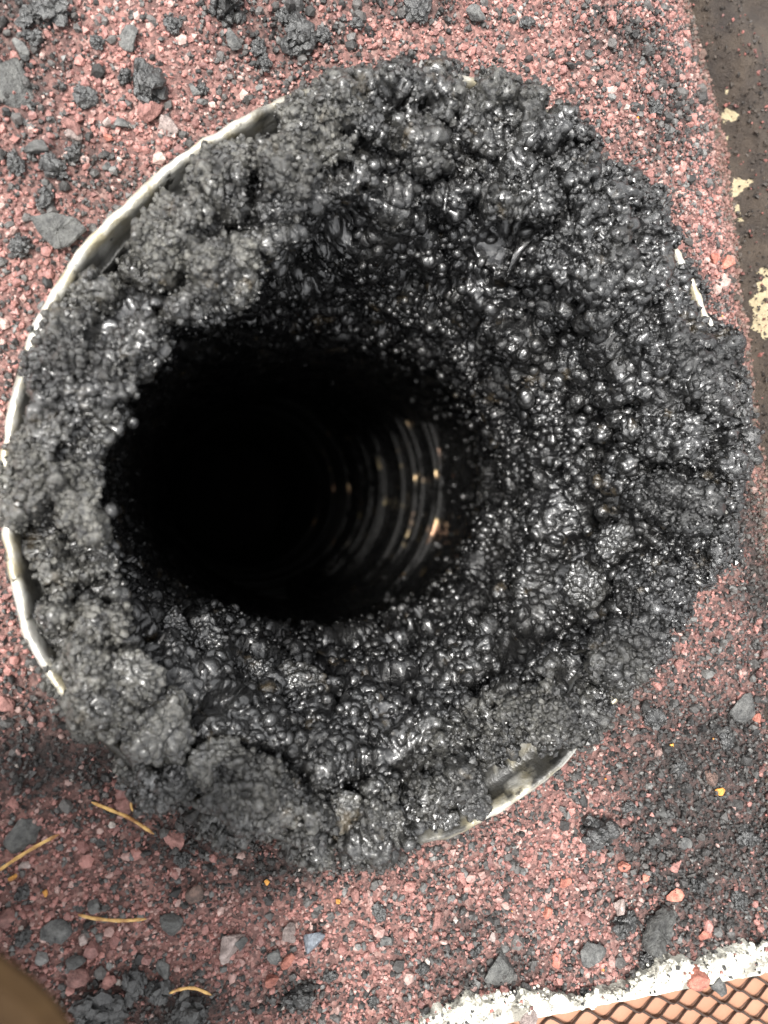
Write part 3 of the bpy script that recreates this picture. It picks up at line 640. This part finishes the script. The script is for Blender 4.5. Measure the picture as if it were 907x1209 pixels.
# distinct ones, each with its own description
put_stone('flat_stone', 'slate', 15, 97, 22, 'flat greenish grey stone amid red granules away from flue', flat=0.3, nx=1.2, rz=-0.6)
put_stone('clinker', 'clinker', 699, 978, 25, 'rounded glossy black clinker alone on red granules beside bare metal rim', 'clinker', flat=0.85, sink=0.6)
put_stone('two_tone_stone', 'salmon', 812, 1142, 17, 'salmon stone sitting on the white plaster edge by the mesh', flat=0.55, sink=2.2)
put_stone('grey_stone', 'grey', 838, 1153, 15, 'grey stone pressed against the salmon stone on the plaster edge', flat=0.6, sink=1.9)
put_stone('clinker', 'clinker', 736, 1088, 24, 'crumbly black clinker cluster leaning on dark slab above plaster edge', 'clinker', flat=0.6)
put_stone('pale_stone', 'pale', 728, 1066, 10, 'small pale stone on top edge of black clinker cluster', flat=0.7, sink=1.0)
put_stone('flat_stone', 'grey', 694, 1124, 21, 'flat blue grey stone just above the white plaster edge', flat=0.3)
put_stone('flat_stone', 'grey', 875, 832, 22, 'flat grey stone among dark soot right of the flue', flat=0.35)
put_stone('flat_stone', 'slate', 590, 1142, 24, 'broad dark grey flat stone half sunk above white plaster', flat=0.28)
put_stone('pale_stone', 'pale', 270, 1114, 20, 'whitish pink stone carrying a small dark chip', flat=0.35)
put_stone('dark_chip', 'slate', 284, 1110, 8, 'small dark chip lying on the whitish pink stone', 'stone chip', flat=0.5, sink=1.9)
put_stone('blue_stone', 'blue', 370, 1107, 15, 'pale blue grey stone below the crusted rim', flat=0.45)
put_stone('pale_stone', 'pale', 340, 1100, 12, 'beige stone touching the pale blue grey stone', flat=0.4)
put_stone('flat_stone', 'slate', 30, 980, 20, 'flat round dark grey stone beside the straight needle tip', flat=0.28)
put_stone('lobed_stone', 'grey', 67, 1100, 15, 'lobed light grey stone below the flat lying needle', flat=0.5)
put_stone('white_stone', 'pale', 100, 1107, 6, 'tiny whitish stone under the flat lying needle', flat=0.8)
put_stone('flat_stone', 'slate', 205, 1087, 14, 'flat charcoal stone right of the flat lying needle', flat=0.4)
put_stone('pink_stone', 'pink', 206, 990, 14, 'pale pink stone just beyond the curved needle end', flat=0.4)
put_stone('pink_stone', 'pink', 145, 950, 10, 'pink stone between curved needle and tiny curl', flat=0.6)
put_stone('brown_stone', 'brown', 233, 1052, 12, 'dusty brownish pink stone in red granules below crust', flat=0.5)
put_stone('pink_stone', 'pink', 176, 133, 14, 'round brownish pink stone between black clinker and pale rim', flat=0.7)
put_stone('flat_stone', 'grey', 153, 47, 14, 'light grey angular stone in red granules above the pale rim', flat=0.45)
put_stone('brown_stone', 'brown', 835, 918, 10, 'dull brown pebble among black soot near orange crumb', flat=0.7)
put_stone('salmon_stone', 'salmon', 855, 312, 12, 'bright salmon stone between flue and rusty flashing', flat=0.6)
put_stone('plaster_stone', 'pale', 614, 1193, 14, 'beige stone lodged in white plaster beside the mesh', flat=0.5, sink=2.0)
for kind, name, label, cat, grp, pts in [
    ('clinker', 'clinker', 'rough black clinker lying among the red granules', 'clinker', 'black clinkers on the roof',
     [(55,15,26),(205,33,10),(265,10,24),(176,105,20),(62,200,15),(88,185,11),(147,93,9),(100,118,12),(40,47,9),(115,53,9),(25,293,12),(355,48,24),(382,46,12),(305,57,10),(312,78,12),(495,15,20),(335,22,9),
      (352,1175,22),(447,1075,11),(27,1050,9),(28,1105,9),(158,1158,17),(118,1188,26),(187,1166,15),(222,1196,28),(498,1140,9),(215,1012,10),(55,238,11),(20,195,11),(760,1130,12),(690,1170,8),(855,870,14),(880,985,15),
      (800,905,13),(820,1040,14),(870,1060,14),(770,845,15),(740,950,9),(650,905,8),(560,1120,8),(240,108,7),(420,30,9),(620,30,10),(770,130,12),(440,1180,9),(390,1150,8)]),
    ('grey', 'grey_stone', 'small grey stone lying among the red granules', 'stone', 'small grey stones on the roof',
     [(45,175,11),(128,198,6),(275,50,11),(228,107,7),(238,123,6),(145,148,7),(25,60,8),(560,20,10),(485,68,5),(806,995,10),(325,1125,10),(455,1109,7),(92,1132,8),(112,1067,8),
      (195,1140,10),(850,863,9),(790,960,7)]),
    ('pink', 'pink_stone', 'small pink stone lying among the granules', 'stone', 'small pink stones on the roof',
     [(88,152,12),(485,1045,9),(90,1155,13),(128,1160,9),(800,785,8),(720,25,9),(795,1020,8),(515,1085,8),(420,1055,8),(5,830,11),(10,1080,9),(545,1035,9)]),
    ('salmon', 'salmon_stone', 'small salmon red stone lying among the granules', 'stone', 'small salmon stones on the roof',
     [(645,1075,8),(830,1102,9),(795,1055,11),(655,1135,8),(892,848,7),(318,1155,8),(340,1131,8),(735,1020,8),(665,1040,7),(760,1035,8),(130,165,6),(840,305,8)]),
    ('pale', 'pale_stone', 'small whitish stone lying among the granules', 'stone', 'small whitish stones on the roof', [(198,150,11),(127,146,6),(86,160,9),(580,1105,6),(30,1020,6)]),
    ('orange', 'orange_crumb', 'tiny bright orange crumb lying among the granules', 'crumb', 'orange crumbs on the roof', [(848,933,7),(17,1034,4),(55,1053,4),(314,1039,4),(790,880,4),(398,1063,3)])]:
    for (px, py, s) in pts:
        if py < 320 and px < 300: wh = 'among red granules outside the pale bare rim'
        elif py < 150: wh = 'among granules beyond the sooty top of the flue'
        elif py < 700 and px > 700: wh = 'between the flue and the rusty flashing'
        elif px > 740 and py < 1010: wh = 'in black soot beside the flue'
        elif px < 300: wh = 'near the dry needles'
        elif px > 560: wh = 'between bare metal rim and plaster edge'
        else: wh = 'below the crusted ashy rim'
        big_ = 'large ' if s >= 18 else ('mid sized ' if s >= 11 else 'small ')
        label = {'clinker': big_ + 'black clinker ', 'grey': big_ + 'grey stone ', 'pink': big_ + 'pink stone ', 'salmon': big_ + 'salmon red stone ', 'pale': big_ + 'whitish stone ', 'orange': 'tiny orange crumb '}[kind] + wh
        grp = label
        put_stone(name, kind, px, py, s, label, cat, grp, flat=(0.62 if kind == 'clinker' else 0.5) * (0.85 + 0.4 * rng.random()), nx=0.85 + 0.5 * rng.random())

# ------------------------------------------------------------------ dry conifer needles
def needle(pts, label, rad=0.00044, tip=0.25):
    W = np.array([at(a, b, 0.0022 + h) for a, b, h in pts]); n = 26
    s = np.linspace(0, len(W) - 1, n); i = np.clip(s.astype(int), 0, len(W) - 2); f = (s - i)[:, None]
    g = lambda k: W[np.clip(i + k, 0, len(W) - 1)]
    L = 0.5 * (2 * g(0) + (g(1) - g(-1)) * f + (2 * g(-1) - 5 * g(0) + 4 * g(1) - g(2)) * f ** 2 + (3 * g(0) - g(-1) - 3 * g(1) + g(2)) * f ** 3)
    T = np.gradient(L, axis=0); T /= np.linalg.norm(T, axis=1, keepdims=True); A = np.cross(T, [0, 0, 1.0]); A /= np.linalg.norm(A, axis=1, keepdims=True); Bn = np.cross(A, T)
    u = np.linspace(0, 1, n); rr = rad * np.minimum(1, tip + 6 * np.minimum(u, 1 - u)) * (1 + 0.12 * np.sin(u * 23))
    a = np.linspace(0, 2 * math.pi, 8, endpoint=False)
    V = L[:, None] + rr[:, None, None] * (np.cos(a)[None, :, None] * A[:, None] * 1.1 + np.sin(a)[None, :, None] * Bn[:, None] * 0.75)
    c = L.mean(0); V = V.reshape(-1, 3) - c; k = np.arange(n - 1)[:, None] * 8; j = np.arange(8)[None]; j2 = (j + 1) % 8
    F = np.stack([k + j, k + 8 + j, k + 8 + j2, k + j2], -1).reshape(-1, 4)
    me = mesh_np('conifer_needle', V, F[:, ::-1], M_NEEDLE)
    bm = bmesh.new(); bm.from_mesh(me); bm.edges.ensure_lookup_table()
    bmesh.ops.holes_fill(bm, edges=[e for e in bm.edges if e.is_boundary], sides=10); bmesh.ops.recalc_face_normals(bm, faces=bm.faces); bm.to_mesh(me); bm.free()
    o = link('conifer_needle', me, None, label=label, category='needle'); o.location = c
    return o
needle([(108,947,.001),(130,956,.002),(155,967,.002),(182,985,.001)], 'thick curved orange needle close below the ashy crust')
needle([(-6,1031,.001),(22,1012,.0015),(45,998,.0015),(70,985,.001)], 'straight orange needle beside flat round dark grey stone')
needle([(92,1080,.001),(115,1085,.0012),(145,1087,.0012),(173,1085,.001)], 'nearly straight orange needle lying flat above the lobed grey stone')
needle([(200,1173,.002),(213,1168,.004),(230,1167,.004),(250,1175,.002)], 'short arched orange needle lying over black clinkers', 0.0004)
needle([(160,943,.001),(155,948,.0015),(157,957,.002),(165,961,.001),(168,958,.001)], 'tiny curled tan needle shred beside the thick curved needle', 0.00028)

# ------------------------------------------------------------------ plaster edge, orange board and expanded mesh
def eu(u, v, z): return E0 + ed * u + en * v + np.array([0, 0, z - 0.004])
# plaster: slab with a ragged inner edge
n, mm = 260, 26
U = np.linspace(-0.12, 0.24, n); pts = []
for u in U:
    p = np.array([[u, 0, 0.0]])
    wd = 0.0026 + 0.012 * (fbm(p, 0.022, 301, 4)[0] - 0.35) + 0.003 * smooth01(np.array([u]), 0.055, 0.095)[0] + 0.003 * (vnoise(p, 0.0022, 303)[0] - 0.5)
    for k in range(mm):
        t = k / (mm - 1); v = -wd * (1 - t); h = 0.0052 * min(1, t * 9) ** 0.5
        pts.append(eu(u, v, h * 1.0 - 0.0005))
pts = np.array(pts); pts[:, 2] += 0.0016 * (fbm(pts, 0.003, 310, 3) - 0.5)
base = pts.reshape(n, mm, 3); skirt = base[:, -1:].copy(); skirt[:, :, 2] = -0.003
pts = np.concatenate([base, skirt], 1).reshape(-1, 3)
f = grid_faces(n, mm + 1, False)
me = mesh_np('plaster_edge', pts, f, M_PLASTER)
if me.polygons[20].normal.z < 0: me.flip_normals()
plaster = link('plaster_edge', me, None, label='crumbling white plaster edge running between granules and mesh', category='plaster')
k = 2600; uu = -0.12 + 0.36 * rng.random(k); p2 = np.stack([uu, 0 * uu, 0 * uu], -1)
wd = 0.0026 + 0.012 * (fbm(p2, 0.022, 301, 4) - 0.35) + 0.003 * smooth01(uu, 0.055, 0.095)
vv = -wd * (1.12 - rng.random(k) ** 0.7 * 0.9) - 0.002 * rng.random(k) ** 2
pos = E0[None] + ed[None] * uu[:, None] + en[None] * vv[:, None]; pos[:, 2] = 0.0028 + 0.0025 * rng.random(k)
scatter('plaster_crumb', (ico0, ico0f), pos, 0.0004 + 0.0009 * rng.random(k) ** 2, M_PLASTER, jitter=0.2, squash=(0.7, 1.2), smooth=False, parent=plaster, kind='stuff')
k = 450; uu = -0.12 + 0.36 * rng.random(k); vv = -0.009 * rng.random(k) ** 0.6
pos = E0[None] + ed[None] * uu[:, None] + en[None] * vv[:, None]; pos[:, 2] = 0.0050 + 0.0006 * rng.random(k)
cc = np.where(rng.random(k)[:, None] < 0.25, [[0.22, 0.09, 0.075]], [[0.03, 0.029, 0.028]]) * (0.5 + rng.random(k)[:, None])
scatter('plaster_grit', (octv, octf), pos, 0.0002 + 0.0007 * rng.random(k) ** 2.5, M_GRAIN, jitter=0.25, squash=(0.7, 1.3), colors=cc, smooth=False, label='dark grit strewn along the white plaster edge', category='grit', kind='stuff')
# board under the mesh
bm = bmesh.new(); vs = []
for (u, v, z) in [(-0.14, 0.0006, 0.0030), (0.26, 0.0006, 0.0030), (0.26, 0.16, 0.0030), (-0.14, 0.16, 0.0030)]: vs.append(bm.verts.new(eu(u, v, z)))
fa = bm.faces.new(vs); ex = bmesh.ops.extrude_face_region(bm, geom=[fa]); bmesh.ops.translate(bm, vec=(0, 0, -0.007), verts=[v for v in ex['geom'] if isinstance(v, bmesh.types.BMVert)])
bmesh.ops.recalc_face_normals(bm, faces=bm.faces)
me = bpy.data.meshes.new('orange_board'); bm.to_mesh(me); bm.free(); me.materials.append(M_BOARD)
link('orange_board', me, None, label='flat orange tan board under the black expanded mesh', category='board')
# expanded metal: one wavy strand per row, bonded to its neighbours
mesh_panel = link('expanded_mesh', None, None, label='black expanded metal mesh with diamond openings over orange board', category='metal mesh')
mesh_panel.location = eu(0, 0.0, 0.0040)
CW, CH = 0.0126, 0.0068
for rrow in range(44):
    n = 360; U = np.linspace(-0.13, 0.25, n); ph_ = (U / CW + (0.5 if rrow % 2 else 0.0)) % 1.0
    tri = 1 - 4 * np.abs(ph_ - 0.5)                       # -1..1 zigzag with flattened bonds
    wv = np.clip(tri * 1.08, -1, 1); wv = 0.5 * wv + 0.5 * np.sin(wv * math.pi / 2)
    vv = 0.0012 + CH * 0.5 * (rrow + 0.5) + wv * CH * 0.25 + 0.0005 * np.sin(U * 55 + rrow * 0.35) + 0.0003 * np.sin(U * 140)
    ctr = np.array([eu(u, v, 0.0040 + 0.0004 * s) for u, v, s in zip(U, vv, wv)]) - np.array(mesh_panel.location)
    T = np.gradient(ctr, axis=0); T /= np.linalg.norm(T, axis=1, keepdims=True); A = np.cross([0, 0, 1.0], T)
    hw, hh = 0.00036, 0.0006
    A = A / np.linalg.norm(A, axis=1, keepdims=True); tilt = np.array([0, 0, 1.0])
    V = np.stack([ctr - A * hw - tilt * hh, ctr + A * hw - tilt * hh * 0.4, ctr + A * hw + tilt * hh, ctr - A * hw + tilt * hh * 0.4], 1).reshape(-1, 3)
    k = np.arange(n - 1)[:, None] * 4; j = np.arange(4)[None]; j2 = (j + 1) % 4
    F = np.stack([k + j, k + 4 + j, k + 4 + j2, k + j2], -1).reshape(-1, 4)
    link('strand', mesh_np('strand', V, F[:, ::-1], M_MESH, smooth=False), mesh_panel)

# ------------------------------------------------------------------ rusty flashing beyond the granules
n, mm = 330, 40
tv = np.linspace(0, 4, n); i = np.clip(tv.astype(int), 0, 3); f = (tv - i)[:, None]; AA = np.array([A0, A1, A2, A3, A4])
g = lambda k: AA[np.clip(i + k, 0, 4)]
L = 0.5 * (2 * g(0) + (g(1) - g(-1)) * f + (2 * g(-1) - 5 * g(0) + 4 * g(1) - g(2)) * f ** 2 + (3 * g(0) - g(-1) - 3 * g(1) + g(2)) * f ** 3)
T = np.gradient(L, axis=0); T /= np.linalg.norm(T, axis=1, keepdims=True); O = np.cross(T, [0, 0, 1.0]); O *= np.sign(O[:, :1])
pf = [(-0.016, -0.003), (-0.009, 0.002), (-0.003, 0.006), (0.002, 0.010), (0.006, 0.0105), (0.010, 0.008), (0.016, 0.003), (0.03, 0.001), (0.06, -0.002), (0.09, -0.012)]
pf = np.array(pf); xs = np.linspace(0, len(pf) - 1, mm); po = np.interp(xs, range(len(pf)), pf[:, 0]); pq = np.interp(xs, range(len(pf)), pf[:, 1])
V = L[:, None] + O[:, None] * po[None, :, None] + np.array([0, 0, 1.0]) * pq[None, :, None]
V = V.reshape(-1, 3); V[:, 2] += 0.009 * (fbm(V, 0.016, 401, 4) - 0.5); V[:, :2] += ((fbm(V, 0.015, 402, 3) - 0.5) * 0.006)[:, None]
tl = np.repeat(tv, mm); ol = np.tile(po, n)
gilt = np.exp(-((ol + 0.004 - 0.006 * (vnoise(V, 0.02, 409) - 0.5)) / 0.0042) ** 2) * smooth01(fbm(V, 0.012, 406, 3), 0.47, 0.56) * smooth01(tl, 0.75, 0.95) * (1 - smooth01(tl, 1.9, 2.2))
gilt = gilt * 1.2
me = mesh_np('roof_flashing', V, grid_faces(n, mm, False), M_FLASH, attrs={'gilt': np.clip(gilt, 0, 1)})
if me.polygons[mm * 20 + 12].normal.z < 0: me.flip_normals()
link('roof_flashing', me, None, label='rusty brown metal flashing strip with flaking gold paint on its ridge', category='flashing')
FV = V.reshape(n, mm, 3)
k = 4500; ii = rng.integers(0, n, k); jj = np.clip((rng.random(k) ** 1.6 * 26).astype(int), 0, mm - 1)
pos = FV[ii, jj] + rng.normal(0, 0.0012, (k, 3)) * [1, 1, 0] + [0, 0, 0.0004]
t = rng.random(k)[:, None]; cc = np.where(rng.random(k)[:, None] < 0.2, np.array([0.16, 0.06, 0.05]) * (0.5 + t), np.array([0.030, 0.022, 0.016]) * (0.3 + 1.3 * t))
scatter('flashing_grit', (octv, octf), pos, 0.0003 + 0.0007 * rng.random(k) ** 2, M_GRAIN, jitter=0.25, squash=(0.7, 1.3), colors=cc, smooth=False, label='dark brown grit spilled over the rusty flashing', category='grit', kind='stuff')

# ------------------------------------------------------------------ upturned chimney cap whose flared rim reaches into view
cz_ = 0.122
corner = at(84, 1131, cz_)
root = link('chimney_cowl', None, None, label='brown metal chimney cowl upturned on the roof, its rounded rim corner in view', category='cowl')
cc_ = corner + np.array([-0.058, -0.054, 0]); root.location = (cc_[0], cc_[1], 0.0)
def rrect(hx, hy, r, n=14):
    o = []
    for (sx, sy, a0) in ((1, 1, 0), (-1, 1, 90), (-1, -1, 180), (1, -1, 270)):
        for k in range(n + 1):
            a = math.radians(a0 + 90 * k / n); o.append((sx * (hx - r) + r * math.cos(a), sy * (hy - r) + r * math.sin(a)))
    return np.array(o)
rings = [(0.014, 0.0), (0.015, 0.002), (0.030, 0.080), (0.054, 0.115), (0.058, 0.118), (0.0605, cz_ - 0.001), (0.0605, cz_), (0.0590, cz_ + 0.001), (0.0570, cz_), (0.053, 0.1185), (0.029, 0.083), (0.014, 0.006)]
loops = [np.c_[rrect(h, h, min(h * 0.9, 0.026)), np.full(60, z)] for h, z in rings]
V = np.concatenate(loops); nl = 60
F = []
for a in range(len(rings) - 1):
    for k in range(nl): F.append((a * nl + k, a * nl + (k + 1) % nl, (a + 1) * nl + (k + 1) % nl, (a + 1) * nl + k))
me = bpy.data.meshes.new('shell'); me.from_pydata(V.tolist(), [], F + [tuple(range(nl))[::-1], tuple(range((len(rings) - 1) * nl, len(rings) * nl))]); me.materials.append(M_CAP); me.update()
link('shell', me, root)
bm = bmesh.new()
for (sx, sy) in ((1, 1), (-1, -1)):
    bm.clear(); bmesh.ops.create_cube(bm, size=1.0); bmesh.ops.scale(bm, vec=(0.010, 0.003, 0.05), verts=bm.verts); bmesh.ops.translate(bm, vec=(sx * -0.010, sy * 0.010, 0.030), verts=bm.verts)
    me = bpy.data.meshes.new('strap_leg'); bm.to_mesh(me); me.materials.append(M_CAP); link('strap_leg', me, root)
bm.free()
